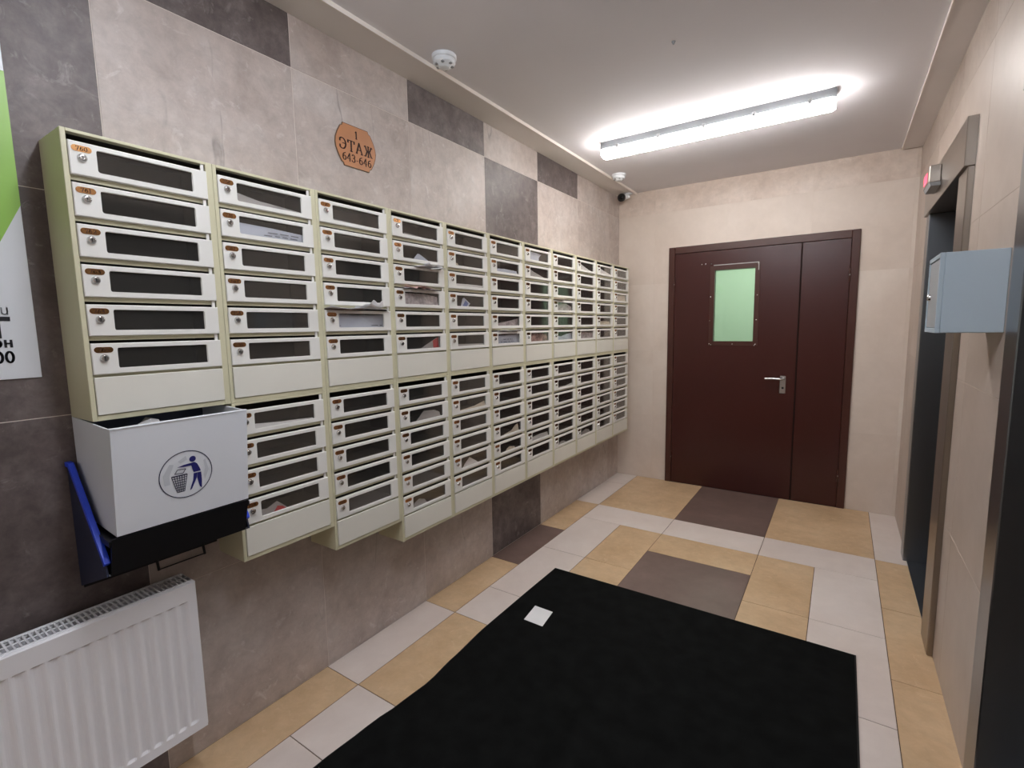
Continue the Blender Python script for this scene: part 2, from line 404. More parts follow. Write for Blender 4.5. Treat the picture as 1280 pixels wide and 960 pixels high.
for (x0, x1, yt) in ((0, .2, -.02), (.2, .5, .28), (.5, .8, 2.08), (.8, 1.4, 2.375), (1.4, 1.7, 2.07), (1.7, 2.0, .86), (2.0, W+.3, .56)):   # under the mat and behind the viewer
    y = yt; k = 0
    while y > YB+.01:
        y2 = max(YB, y-.6); tile(floor, 2, 1, 0, (x0, x1, y2, y), ('floor_white', 'floor_tan')[k % 2], joint=.0015); y = y2; k += 1

# left wall
wl = part('wall_left', MB().box(-.25, -.0009, YB-.1, D+.1, -.02, ZC+.1), M['grout_light'])
tag(wl, 'left wall of beige and dark grey stone tiles behind the mailboxes', 'wall', kind='structure')
YS = [YB, -1.82, -1.22, -.62, -.02, .582, 1.188, 1.79, 2.392, 2.99, 3.6, 4.225, D]
ZR = [(0, .61), (.61, 1.213), (1.213, 1.813), (1.813, 2.413), (2.413, ZC)]
DARK = {(4, 4), (4, 3), (4, 2), (4, 1), (4, 0), (5, 4), (7, 4), (9, 4), (8, 3), (8, 0), (3, 2), (2, 4)}
for i in range(len(YS)-1):
    for j, (z0, z1) in enumerate(ZR):
        tile(wl, 0, 1, 0, (YS[i], YS[i+1], z0, z1), 'stone_dark' if (i, j) in DARK else 'stone_beige')

# back wall with the door opening
DX0, DX1, DH = .468, 1.8455, 2.10
hole = (DX0+.01, DX1-.01, 0, DH-.01)
mb = MB()
for (a0, a1, b0, b1) in sub_rect((-.25, W+.5, -.02, ZC+.1), [(hole[0], hole[1], -.02, hole[3])]): mb.box(a0, a1, D+.0007, D+.2, b0, b1)
wb = part('wall_back', mb, M['grout_plain']); tag(wb, 'beige tiled end wall around the brown steel door', 'wall', kind='structure')
XS = [0, .335, .935, 1.535, 2.135, W+.001]
for i in range(len(XS)-1):
    for j, (z0, z1) in enumerate([(0, .6), (.6, 1.2), (1.2, 1.8), (1.8, 2.41), (2.41, ZC)]):
        tile(wb, 1, -1, D, (XS[i], XS[i+1], z0, z1), 'stone_border' if j == 4 else 'stone_plain', [hole], joint=.0007)

# right wall with two lift openings
L1 = (2.66, 3.70, 0, 2.08); L2 = (.83, 1.83, 0, 2.08)
mb = MB()
for (a0, a1, b0, b1) in sub_rect((YB-.1, D+.2, -.02, ZC+.1), [(q[0], q[1], -.02, q[3]) for q in (L1, L2)]): mb.box(W+.0007, W+.25, a0, a1, b0, b1)
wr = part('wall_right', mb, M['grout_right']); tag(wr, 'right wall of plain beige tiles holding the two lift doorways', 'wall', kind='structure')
YR = [YB, -1.75, -1.15, -.55, .05, .65, 1.25, 1.86, 2.46, 3.06, 3.66, 4.26, D]
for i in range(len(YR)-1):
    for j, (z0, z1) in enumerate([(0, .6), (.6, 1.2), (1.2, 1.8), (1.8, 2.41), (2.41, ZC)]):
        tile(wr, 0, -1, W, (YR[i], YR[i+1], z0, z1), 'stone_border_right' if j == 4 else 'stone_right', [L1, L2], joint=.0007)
wf = part('wall_front', MB().box(-.25, W+.3, YB-.15, YB, -.02, ZC+.1), M['stone_plain']); tag(wf, 'plain beige wall behind the viewer', 'wall', kind='structure')
ce = part('ceiling', MB().box(-.25, W+.5, YB-.15, D+.2, ZC, ZC+.1), M['plaster']); tag(ce, 'painted plaster ceiling of the lobby', 'ceiling', kind='structure')
for n, x0, x1, ex, y1, lb in ((1, -.0, .165, .165, D-.001, 'painted boxed strip along the ceiling above the mailboxes'), (2, 2.05, W, 2.05, D-.02, 'painted boxed strip along the ceiling above the lift doors')):
    t = part('trim_%d' % n, MB().box(x0, x1, YB, y1, ZS, ZC), M['soffit_paint']); tag(t, lb, 'trim', kind='structure')
    e = .004
    part('edge_strip', MB().box(ex-e if n == 2 else ex, ex if n == 2 else ex+e, YB, y1, ZS-.003, ZC), M['soffit_edge'], t, 'pale edge strip')

# ------------------------------------------------------------------ door in the end wall
d1 = thing('door_1', ((DX0+DX1)/2, D, 0), 'dark brown double-leaf steel door with a small green-lit window', 'door', kind='structure')
y0 = D-.018
fr = MB(); fw = .052
fr.bevbox(DX0, DX0+fw, y0, D+.06, 0, DH, .003); fr.bevbox(DX1-fw, DX1, y0, D+.06, 0, DH, .003); fr.bevbox(DX0+fw, DX1-fw, y0, D+.06, DH-.058, DH, .003)
part('door_frame', fr, M['steel_frame'], d1)
LX0, LX1, LX2, LZ1 = DX0+fw+.003, 1.478, DX1-fw-.003, DH-.061
wx0, wx1, wz0, wz1 = .852, 1.160, 1.287, 1.879         # glazed opening
mb = MB(); yl = D-.012
for (a0, a1, b0, b1) in sub_rect((LX0, LX1-.002, .006, LZ1), [(wx0, wx1, wz0, wz1)]): mb.box(a0, a1, yl, D+.045, b0, b1)
lf = part('door_leaf', mb, M['steel_door'], d1, 'wide leaf with the window and lever handle')
part('window_pane', MB().box(wx0-.005, wx1+.005, D+.012, D+.018, wz0-.005, wz1+.005), M['pane'], lf, 'greenish glass pane')
bead = MB(); bx = .036
bead.bevbox(wx0-bx, wx0, yl-.004, yl+.004, wz0-bx, wz1+bx, .001); bead.bevbox(wx1, wx1+bx, yl-.004, yl+.004, wz0-bx, wz1+bx, .001)
bead.bevbox(wx0, wx1, yl-.004, yl+.004, wz1, wz1+bx, .001); bead.bevbox(wx0, wx1, yl-.004, yl+.004, wz0-bx, wz0, .001)
part('window_bead', bead, M['steel_frame'], lf)
scr = MB().lathe((0, 0, 0), (0, -1, 0), [(.0055, 0), (.005, .003), (.0015, .0035)], 8).mesh('screw', [M['chrome']])
for (sx, sz) in ((wx0-.028, wz1+.055), (wx0-.075, wz1+.056), (wx0-.105, wz1+.056), (wx0-.03, 1.66), (wx0-.03, 1.46), (wx0-.03, wz0-.024), (wx0-.016, wz0-.03), ((wx0+wx1)/2, wz0-.024), (wx1+.02, wz0-.024), (wx1+.012, wz0-.034), (wx1+.022, 1.66), (wx1+.022, 1.46), (wx1+.022, wz1+.03)):
    put('screw', scr, lf, Vector((sx, yl-.004, sz))-wpos(lf))
# pale tape residue along the top of the bead
part('tape_strip', MB().bevbox(wx0-.01, wx1+.026, yl-.006, yl-.003, wz1+.038, wz1+.045, .0008).bevbox(wx1+.022, wx1+.028, yl-.006, yl-.003, wz1-.02, wz1+.045, .0008), M['paper_grey'], lf, 'worn pale tape around the window top')
mb = MB().bevbox(1.368, 1.412, yl-.008, yl, .868, 1.012, .004)
hp = part('handle_plate', mb, M['chrome'], lf, 'brushed metal lock plate')
mb = MB().lathe((1.392, yl-.008, .988), (0, -1, 0), [(.013, 0), (.012, .03), (.011, .045)], 14).tube([(1.392, yl-.052, .988), (1.375, yl-.057, .990), (1.33, yl-.057, .991), (1.268, yl-.055, .989)], .0095, 10)
part('lever_handle', mb, M['chrome'], lf, 'chrome lever')
part('keyhole', MB().lathe((1.392, yl-.008, .915), (0, -1, 0), [(.009, 0), (.008, .003)], 12), M['black_hole'], lf)
mb = MB().box(LX1+.002, LX2, yl, D+.045, .006, LZ1)
nf = part('door_leaf', mb, M['steel_door'], d1, 'narrow fixed leaf')
part('meeting_strip', MB().bevbox(LX1-.004, LX1+.007, yl-.003, yl+.001, .006, LZ1, .001), M['rubber'], nf)
for x, zz in ((LX0-.001, (1.78, .24)), (LX2+.001, (1.775, .255))):
    for z in zz:
        h = part('hinge', MB().lathe((x, y0-.004, z-.05), (0, 0, 1), [(.006, 0), (.007, .005), (.007, .095), (.006, .1)], 10), M['steel_frame'], d1)
        part('hinge_pin', MB().lathe((x, y0-.006, z), (0, -1, 0), [(.006, 0), (.004, .006)], 8), M['chrome'], h)
st = MB().box(DX0+fw-.002, DX0+fw+.02, D+.046, D+.06, .006, LZ1+.004).box(DX1-fw-.02, DX1-fw+.002, D+.046, D+.06, .006, LZ1+.004).box(LX1-.02, LX1+.02, D+.046, D+.06, .006, LZ1).box(DX0+fw, DX1-fw, D+.046, D+.06, LZ1-.02, LZ1+.004)
part('door_stop', st, M['rubber'], d1)
part('door_threshold', MB().box(DX0+fw, DX1-fw, D-.01, D+.06, 0, .005), M['rubber'], d1)
# the green-painted stairwell behind the glass
sw = MB().box(-.2, W, D+2.4, D+2.5, 0, ZC).box(-.3, -.2, D+.2, D+2.5, 0, ZC).box(W, W+.1, D+.2, D+2.5, 0, ZC).box(-.3, W+.1, D+.2, D+2.5, ZC, ZC+.1)
s = part('wall_beyond', sw, M['stair_green']); tag(s, 'pale green painted stairwell wall seen through the door glass', 'wall', kind='structure')
ld = bpy.data.lights.new('stairwell_light', 'POINT'); ld.energy = 56; ld.shadow_soft_size = .15; ld.color = (1, .97, .9)
lo = bpy.data.objects.new('stairwell_light', ld); C.objects.link(lo); lo.location = (1.0, D+1.15, 2.3)

# ------------------------------------------------------------------ lift doorways
def lift(name, ya, yb, lab, lintel_on):
    """steel portal standing proud of the right wall; opening between ya+.18 and yb-.11"""
    t = thing(name, (W, (ya+yb)/2, 0), lab, 'lift door', kind='structure')
    jx = W-.021; lx = W-.033; zt = 2.02; dep = W+.24; na, fb = ya+.18, yb-.115
    part('jamb', MB().bevbox(jx, dep, ya, na, 0.0, zt, .003), M['steel_light'], t)
    part('jamb', MB().bevbox(jx, dep, fb, yb, 0.0, zt, .003), M['steel_dark'], t)
    part('lintel', MB().bevbox(lx, dep, ya, yb, zt, 2.205, .002), M['steel_light'], t)
    part('sill', MB().box(W-.002, dep, na, fb, -.004, .004), M['steel_dark'], t)
    mid = na+(fb-na)*.5
    for a, b in ((na, mid-.002), (mid+.002, fb)): part('door_panel', MB().bevbox(dep-.05, dep-.02, a, b, .006, zt-.002, .002), M['steel_dark'], t)
    part('shaft_backing', MB().box(dep-.012, dep, ya, yb, 0, 2.2), M['void'], t)
    return t
lift('door_2', 2.62, 3.755, 'far stainless steel lift doorway near the end wall', True)
lift('door_3', .70, 1.87, 'near stainless steel lift doorway at the right edge', True)

# lift call indicator above the far lift
t = thing('lift_indicator', (2.125, 3.3, 2.07), 'small steel lift indicator box with red light above the far lift', 'indicator')
ix = 2.125
part('housing', MB().bevbox(ix-.045, ix, 3.2, 3.40, 2.098, 2.178, .003), M['steel_light'], t)
part('red_display', MB().bevbox(ix-.047, ix-.044, 3.27, 3.38, 2.115, 2.16, .001), M['red_led'], t, 'glowing red display')
part('lower_lip', MB().prism([(ix-.043, 2.098), (ix, 2.098), (ix, 2.080), (ix-.036, 2.082)], 3.2, 3.40, 1), M['plastic_grey'], t)

# ------------------------------------------------------------------ grey wall box between the lifts
gx, gy0, gy1, gz0, gz1 = 2.003, 1.99, 2.215, 1.394, 1.636
t = thing('utility_box', (W, (gy0+gy1)/2, gz0), 'light grey-blue metal utility box with keyhole on the pier between the lifts', 'wall box')
part('body', MB().bevbox(gx+.012, W, gy0, gy1, gz0, gz1, .002).bevbox(gx, gx+.012, gy0, gy1, gz1-.014, gz1, .001).bevbox(gx, gx+.012, gy0, gy1, gz0, gz0+.014, .001).bevbox(gx, gx+.012, gy0, gy0+.008, gz0+.014, gz1-.014, .001).bevbox(gx, gx+.012, gy1-.008, gy1, gz0+.014, gz1-.014, .001), M['grey_box'], t)
dr = part('box_door', MB().bevbox(gx+.003, gx+.0125, gy0+.010, gy1-.010, gz0+.016, gz1-.016, .001), M['grey_box_door'], t)
part('lock', MB().lathe((gx+.003, gy1-.05, 1.508), (-1, 0, 0), [(.011, 0), (.010, .005), (.007, .009), (.004, .0095)], 14), M['chrome'], dr, 'small chrome lock')

# ------------------------------------------------------------------ batten lights
def batten(y, zc, emat, label, dx=0.0):
    t = thing('batten_light', (1.04, y, zc), label, 'ceiling light')
    x0, x1 = .415+dx, 1.668+dx
    part('housing', MB().prism([(y-.036, zc), (y+.036, zc), (y+.045, zc-.052), (y-.045, zc-.052)], x0-.016, x1+.016, 0), M['housing_grey'], t)
    pr = [(y-.050, zc-.050), (y-.052, zc-.062), (y-.044, zc-.082), (y-.028, zc-.094), (y, zc-.098), (y+.028, zc-.094), (y+.044, zc-.082), (y+.052, zc-.062), (y+.050, zc-.050)]
    mb = MB().prism(pr, x0-.002, x1+.002, 0)
    c = (y, zc-.06)
    for sx, xe in ((-1, x0-.002), (1, x1+.002)):
        mb.prism([(c[0]+(p[0]-c[0])*.9, c[1]+(p[1]-c[1])*.85) for p in pr], xe, xe+sx*.010, 0)
    part('diffuser', mb, M[emat], t, 'glowing white diffuser')
    for k in range(5):
        x = x0+.1+k*(x1-x0-.2)/4
        part('clip', MB().bevbox(x-.009, x+.009, y-.0545, y-.0445, zc-.060, zc-.034, .002), M['plastic_grey'], t)
    return t
batten(3.165, ZC, 'diffuser', 'glowing batten light on the ceiling across the lobby')
batten(.72, ZC, 'diffuser_rear', 'glowing batten light on the ceiling above the first mailbox columns', .16)
batten(-1.85, ZC, 'diffuser_fill', 'unseen batten light added far behind the viewer for fill')

# ------------------------------------------------------------------ detectors, camera, screw
def detector(x, y, zc, label):
    t = thing('smoke_detector', (x, y, zc), label, 'smoke detector', 'smoke detectors along the ceiling strip')
    part('base', MB().lathe((x, y, zc), (0, 0, -1), [(.054, 0), (.054, .012), (.050, .016)], 28), M['plastic_white'], t)
    b = MB().lathe((x, y, zc-.016), (0, 0, -1), [(.048, 0), (.049, .012), (.045, .019), (.028, .023), (.026, .030), (.018, .033), (.004, .034)], 28)
    part('head', b, M['plastic_white'], t)
    for k in range(6):
        a = k*math.pi/3
        part('vent', MB().bevbox(x+.036*math.cos(a)-.006, x+.036*math.cos(a)+.006, y+.036*math.sin(a)-.006, y+.036*math.sin(a)+.006, zc-.041, zc-.031, .001), M['plastic_grey'], t)
detector(.256, 1.765, ZC, 'nearer round white smoke detector beside the ceiling strip above the mailboxes')
detector(.238, 3.85, ZC, 'farther round white smoke detector, beside the corner camera')
t = thing('security_camera', (.09, 4.36, ZS), 'small black-fronted security camera under the ceiling strip in the far corner', 'camera')
cdir = Vector((-.15, -.9, -.28)).normalized(); cc = Vector((.085, 4.30, 2.555))
part('mount', MB().lathe((.12, 4.38, ZS), (0, 0, -1), [(.032, 0), (.032, .008), (.012, .012), (.012, .04)], 16), M['plastic_white'], t)
part('body', MB().lathe(cc, -cdir, [(.024, 0), (.027, .01), (.027, .09), (.022, .1)], 18), M['plastic_white'], t)
fb = part('front_ring', MB().lathe(cc-cdir*.02, cdir, [(.030, 0), (.034, .006), (.034, .03), (.030, .034), (.020, .032)], 20), M['plastic_black'], t, 'black front ring')
part('lens', MB().lathe(cc+cdir*.012, cdir, [(.018, 0), (.012, .005), (.004, .007)], 14), M['lens'], fb)
t = part('ceiling_screw', MB().lathe((1.115, 2.24, ZC), (0, 0, -1), [(.009, 0), (.007, .004), (.003, .012)], 10), M['plastic_grey']); tag(t, 'tiny dark screw head alone in the ceiling', 'screw')

# ------------------------------------------------------------------ mailboxes
DU0, DU1, DHH = .0125, .3315, .081         # door extent across the unit, door height
PITCH = .1; DT = .0275                     # pitch, first door below the top
def unit_h(n): return .13+.1*n
def casing_mesh(n):
    h = unit_h(n); mb = MB(); d = CAB_D; w_ = CAB_W-.0008
    mb.bevbox(.0008, d, 0, .0115, 0, h, .0012); mb.bevbox(.0008, d, w_-.0185, w_, 0, h, .0012)
    mb.bevbox(.0008, d, .0115, w_-.0185, h-.008, h, .001); mb.bevbox(.0008, d, .0115, w_-.0185, 0, .0145, .001)
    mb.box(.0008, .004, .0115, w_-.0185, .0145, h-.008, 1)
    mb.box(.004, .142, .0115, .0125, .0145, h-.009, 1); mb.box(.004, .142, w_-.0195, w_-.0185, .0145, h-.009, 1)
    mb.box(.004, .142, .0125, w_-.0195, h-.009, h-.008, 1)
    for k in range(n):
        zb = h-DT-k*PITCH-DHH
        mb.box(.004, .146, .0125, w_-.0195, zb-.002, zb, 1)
        mb.box(.146, .1545, .0125, w_-.0195, zb-.0115, zb+.0005, 0)
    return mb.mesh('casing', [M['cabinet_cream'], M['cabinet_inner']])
def rrect(x0, x1, z0, z1, r, n=4):
    out = []
    for cx, cz, a0 in ((x1-r, z1-r, 0), (x0+r, z1-r, 90), (x0+r, z0+r, 180), (x1-r, z0+r, 270)):
        out.append([(cx+r*math.cos(math.radians(a0+90*i/n)), cz+r*math.sin(math.radians(a0+90*i/n))) for i in range(n+1)])
    return out
WU0, WU1, WV0, WV1 = .0555, .2800, .0140, .0690        # window in door coordinates (u, z up from door bottom)
DW = DU1-DU0
def door_mesh():
    """door pan with a rounded window opening; local origin at lower left back corner, x outwards"""
    mb = MB(); t = .011; b = .0018
    inner = rrect(WU0, WU1, WV0, WV1, .006); outer = [(DW-b, DHH-b), (b, DHH-b), (b, b), (DW-b, b)]
    vs = []; fs = []
    ci = []
    for k in range(4):
        ci.append(len(vs)); vs.append((t, *outer[k]))
    ii = []
    for k in range(4):
        ids = []
        for p in inner[k]: ids.append(len(vs)); vs.append((t, *p))
        ii.append(ids)
    for k in range(4):
        for a, c in zip(ii[k][:-1], ii[k][1:]): fs.append((ci[k], c, a))
        k2 = (k+1) % 4; fs.append((ci[k], ci[k2], ii[k2][0], ii[k][-1]))
    # bevel ring and sides
    o2 = [(DW, DHH), (0, DHH), (0, 0), (DW, 0)]
    r1 = [len(vs)+k for k in range(4)]; vs += [(t-b, *p) for p in o2]
    r2 = [len(vs)+k for k in range(4)]; vs += [(0, *p) for p in o2]
    for k in range(4):
        k2 = (k+1) % 4; fs.append((ci[k], r1[k], r1[k2], ci[k2])); fs.append((r1[k], r2[k], r2[k2], r1[k2]))
    loop = [i for ids in ii for i in ids]; n = len(loop); bk = []
    for i in loop: bk.append(len(vs)); vs.append((t-.004, vs[i][1], vs[i][2]))
    for q in range(n): fs.append((loop[q], loop[(q+1) % n], bk[(q+1) % n], bk[q]))
    mb.add(vs, fs)
    # back sheet of the pan, with the same opening left clear
    for (a0, a1, b0, b1) in sub_rect((.001, DW-.001, .001, DHH-.001), [(WU0+.001, WU1-.001, WV0+.001, WV1-.001)]): mb.box(t-.0055, t-.004, a0, a1, b0, b1)
    # upright ear beside the slot above
    mb.box(.001, .005, DW-.013, DW-.0045, DHH, DHH+.0185)
    return mb.mesh('mailbox_door', [M['door_white']])
ME_DOOR = door_mesh()
ME_WIN = MB().bevbox(.0034, .0052, WU0-.005, WU1+.005, WV0-.004, WV1+.004, .0004).mesh('window', [M['acrylic']])
lk = MB().lathe((0, 0, 0), (1, 0, 0), [(.0098, 0), (.0098, .0025), (.0080, .0042), (.0080, .0058), (.0066, .0066), (.0030, .0062)], 16).box(.0062, .0070, -.0008, .0008, -.0035, .0035, 1)
ME_LOCK = lk.mesh('lock', [M['chrome'], M['black_hole']])
def plate_mesh(num):
    pw, ph = .0205, .0074; pts = []
    for cx, a0 in ((pw-ph, -90), (-pw+ph, 90)):
        pts += [(cx+ph*math.cos(math.radians(a0+180*i/6)), ph*math.sin(math.radians(a0+180*i/6))) for i in range(7)]
    mb = MB().prism(pts, 0, .0012, 0)
    P, wd = text2d(str(num), .0100, .15, .08, .12, 1.12)
    mb.flat(P, (.0015, 0, -.0049), (0, 1, 0), (0, 0, 1), 1)
    return mb.mesh('number_plate', [M['brass'], M['brass_ink']])
ME_CASE = {n: casing_mesh(n) for n in (4, 5, 6)}
ME_BLANK = MB().bevbox(0, .0075, 0, DW, 0, .0985, .0012).mesh('lower_panel', [M['panel_cream']])
ORD = ['first', 'second', 'third', 'fourth', 'fifth', 'sixth', 'seventh', 'eighth', 'ninth', 'tenth', 'eleventh']
BOX = {}          # number -> (unit y, door bottom z, row, col, index)
DOOR_FRONT = CAB_D-.003
def cabinet(row, col, n, first):
    h = unit_h(n); top = Z_TOP if row == 'upper' else Z_MID-.0006
    if row == 'upper': top = Z_TOP
    y = CAB_Y0+col*CAB_W; zb = top-h
    pos = ORD[col] if row == 'upper' else ORD[col-1]
    extra = {('upper', 0): ', above the white waste box', ('upper', 10): ', against the end wall', ('lower', 1): ', beside the white waste box', ('lower', 2): ', five boxes tall', ('lower', 10): ', against the end wall'}.get((row, col), '')
    t = thing('mailbox_cabinet', (0, y, zb), 'cream mailbox cabinet, %s from the left in the %s row%s' % (pos, row, extra), 'mailboxes', 'mailbox cabinets on the left wall')
    put('casing', ME_CASE[n], t)
    put('lower_panel', ME_BLANK, t, (CAB_D-.004, DU0, .0155))
    for k in range(n):
        z = h-DT-k*PITCH-DHH; num = first+k
        dj = random.uniform(-.0008, .0008)
        d = put('mailbox_door', ME_DOOR, t, (DOOR_FRONT-.004+dj, DU0, z))
        put('window', ME_WIN, d); put('lock', ME_LOCK, d, (.011, .0258, .0425))
        put('number_plate', plate_mesh(num), d, (.011, .0258, .0640))
        BOX[num] = (y, zb+z, row, col, k)
    return t
cabinet('upper', 0, 6, 760)
nxt = {1: 750, 2: 739, 3: 727, 4: 715, 5: 703, 6: 691, 7: 679, 8: 667, 9: 655, 10: 643}
for c in range(1, 11):
    n = {1: 4, 2: 5}.get(c, 6)
    cabinet('upper', c, 6, nxt[c]); cabinet('lower', c, n, nxt[c]+6)

# ------------------------------------------------------------------ post in the mailboxes
def where(num):
    y, z, row, col, k = BOX[num]
    n = col if row == 'upper' else col-1
    return '%s box down, %s %s column' % (ORD[k], ORD[n], row)
def leaf(num, pts, m, desc, name='leaflet', cat='leaflet', lean=.06, x=.1550, ink=0, fold=None):
    """a sheet standing behind the window of a box; pts in window fractions, v = -.25 is the floor of the box"""
    y, z, row, col, k = BOX[num]
    def P(u, v, off):
        zz = z+WV0+v*(WV1-WV0); hgt = zz-z
        return (x-lean*hgt+off+.004*math.sin(u*7+num), y+DU0+WU0+u*(WU1-WU0), zz)
    mb = MB(); n = len(pts)
    vs = [P(u, v, 0) for u, v in pts]+[P(u, v, -.0012) for u, v in pts]
    mb.add(vs, [list(range(n)), list(range(n, 2*n))[::-1]]+[(i, (i+1) % n, n+(i+1) % n, n+i) for i in range(n)])
    us = [p[0] for p in pts]; vsn = [p[1] for p in pts]
    rnd = random.Random(num)
    for q in range(ink):
        v0 = .12+.62*q/max(1, ink)*(max(vsn)-.1); a = min(us)+.08; 
        while a < max(us)-.1:
            b = a+rnd.uniform(.04, .16)
            mb.add([P(a, v0, .0004), P(min(b, max(us)-.05), v0, .0004), P(min(b, max(us)-.05), v0+.06, .0004), P(a, v0+.06, .0004)], [(0, 1, 2, 3)], 1)
            a = b+.04
    if fold: mb.add([P(u, v, .0006) for u, v in fold[0]], [list(range(len(fold[0])))], 1)
    o = part(name, mb, [M[m], M[fold[1] if fold else 'print_ink']])
    tag(o, desc+', '+where(num), cat, 'post left in the mailboxes')
F = -.25
leaf(750, [(-.05, F), (1.08, F), (1.05, .08), (.6, .22), (.25, .34), (-.05, .55)], 'paper_grey', 'pale grey sheet sloping behind the window')
leaf(751, [(-.05, F), (1.05, F), (1.03, .52), (.5, .62), (-.05, .68)], 'paper_bluish', 'white printed leaflet behind the window', ink=2)
leaf(739, [(-.05, F), (1.05, F), (1.02, .02), (.5, .08), (-.05, .16)], 'paper_grey', 'low pale sheet lying behind the window')
leaf(743, [(-.03, F), (1.03, F), (1.02, .95), (.5, .9), (-.03, .98)], 'paper_bluish', 'thick wad of white papers filling the window', ink=1)
leaf(728, [(.25, F), (.9, F), (.78, .05), (.5, .5), (.44, .5), (.36, .2)], 'paper_bluish', 'crumpled pale blue sheet behind the window')
leaf(727, [(.0, F), (1.0, F), (.95, .2), (.8, .05), (.3, .18), (.15, .22)], 'paper_grey', 'low crumpled grey sheet behind the window', lean=.3)
leaf(730, [(-.03, F), (1.0, F), (.97, .72), (.6, .92), (-.03, .9)], 'paper_news', 'folded newspaper filling the window', 'newspaper', 'newspaper')
leaf(732, [(.3, F), (1.03, F), (1.03, .95), (.9, .8), (.78, .6)], 'paper_grey', 'grey folded sheet with a red corner', fold=([(.8, .02), (1.0, .02), (1.0, .93), (.8, .62)], 'paper_red'))
leaf(716, [(-.05, F), (.2, F), (.12, .22), (-.02, .3)], 'paper_cream', 'small pale scrap in the window corner')
leaf(717, [(-.05, F), (1.05, F), (1.05, .24), (.5, .27), (-.05, .22)], 'paper', 'white envelope lying low behind the window', 'envelope', 'envelope')
leaf(718, [(.2, .0), (.42, F), (.56, .3), (.36, .82), (.3, .75)], 'paper_bluish', 'pale blue card standing on its corner', 'card', 'card', lean=.05, fold=([(.28, .08), (.41, -.05), (.5, .3), (.4, .6)], 'paper_blue'))
leaf(720, [(-.05, F), (1.05, F), (1.05, .14), (-.05, .2)], 'paper_grey', 'thin grey sheet along the window bottom')
leaf(704, [(-.05, F), (1.0, F), (.95, .32), (.4, .38), (-.05, .28)], 'paper_bluish', 'white envelope lying low behind the window', 'envelope', 'envelope')
leaf(707, [(-.05, F), (1.05, F), (1.05, .78), (.55, .5), (-.05, .2)], 'paper_news', 'grey sheet rising to the right')
leaf(708, [(-.05, F), (1.05, F), (1.05, .95), (.45, .85), (-.05, .8)], 'paper_bluish', 'stack of white papers filling the window', ink=2)
leaf(691, [(-.05, F), (.55, F), (.6, .45), (.75, .85), (-.05, .98)], 'paper_bluish', 'white page covering the window left side')
leaf(692, [(-.05, F), (1.05, F), (.85, .05), (.3, .55), (-.05, .95)], 'paper_grey', 'grey sheet sloping down to the right')
leaf(696, [(-.05, F), (1.05, F), (1.05, .9), (-.05, .9)], 'paper_mixed', 'colourful crumpled flyer filling the window', 'flyer', 'flyer')
leaf(682, [(-.05, F), (1.05, F), (1.05, .5), (.6, .9), (-.05, .88)], 'paper_news', 'grey printed sheet filling the window')
leaf(684, [(-.05, F), (1.05, F), (1.05, .85), (.7, .7), (.3, .45), (-.05, .5)], 'paper_bluish', 'pale crumpled sheet behind the window')
leaf(667, [(-.05, F), (1.05, F), (.9, .05), (.4, .5), (-.05, .95)], 'paper', 'white sheet sloping steeply down to the right')
leaf(672, [(-.05, F), (1.05, F), (1.05, .9), (-.05, .95)], 'paper_news', 'lilac-grey printed flyer filling the window', 'flyer', 'flyer')
leaf(655, [(-.05, F), (1.05, F), (1.0, .15), (.3, .6), (-.05, .9)], 'paper', 'white sheet sloping gently down to the right')
leaf(659, [(-.05, F), (1.05, F), (1.0, .45), (.4, .55), (-.05, .5)], 'paper_cream', 'cream crumpled sheet behind the window')
leaf(645, [(-.05, F), (1.05, F), (1.05, .95), (-.05, .9)], 'paper_cream', 'cream sheet filling the window')
leaf(756, [(-.05, F), (1.05, F), (1.0, .05), (.5, .12), (-.05, .3)], 'paper', 'white sheet low behind the window', lean=.4)
leaf(759, [(-.02, F), (.5, F), (.38, .25), (.28, .6), (.12, .3), (.02, .35)], 'paper_grey', 'crumpled grey flyer with a red patch', 'flyer', 'flyer', fold=([(.2, -.1), (.46, -.2), (.36, .2), (.28, .3)], 'paper_red'))
leaf(734, [(.15, F), (1.0, F), (.95, .35), (.8, .6), (.45, .72), (.3, .25)], 'paper_grey', 'folded grey sheet in the window middle')
leaf(738, [(.0, F), (.5, F), (.4, .3), (.25, .5), (.1, .3)], 'paper_grey', 'crumpled grey scrap at the window left')
leaf(722, [(-.05, F), (1.05, F), (1.0, .45), (.6, .15), (-.05, .0)], 'paper_cream', 'curled cream sheet rising to the right')
leaf(725, [(.05, F), (.75, F), (.6, .2), (.4, .7), (.2, .2)], 'paper', 'white folded sheet standing like a tent')
leaf(712, [(.1, F), (.95, F), (.9, .75), (.8, .72), (.6, .2), (.3, .0)], 'paper_cream', 'curled strip of paper behind the window', 'paper_strip')
leaf(713, [(.3, F), (.8, F), (.7, .2), (.5, .35), (.38, .15)], 'paper_cream', 'small crumpled scrap in the window middle')
leaf(701, [(-.05, F), (1.05, F), (1.0, .4), (.5, .5), (-.05, .35)], 'paper', 'white envelope lying behind the window', 'envelope', 'envelope')
leaf(686, [(.0, F), (1.05, F), (1.0, .3), (.6, .1), (.0, .1)], 'paper', 'thin white sheet along the window bottom')
leaf(690, [(.05, F), (.6, F), (.5, .2), (.3, .35), (.15, .2)], 'paper_grey', 'crumpled grey scrap behind the window')
leaf(678, [(.0, F), (.9, F), (.8, .3), (.5, .6), (.2, .4)], 'paper_grey', 'crumpled grey sheet behind the window')

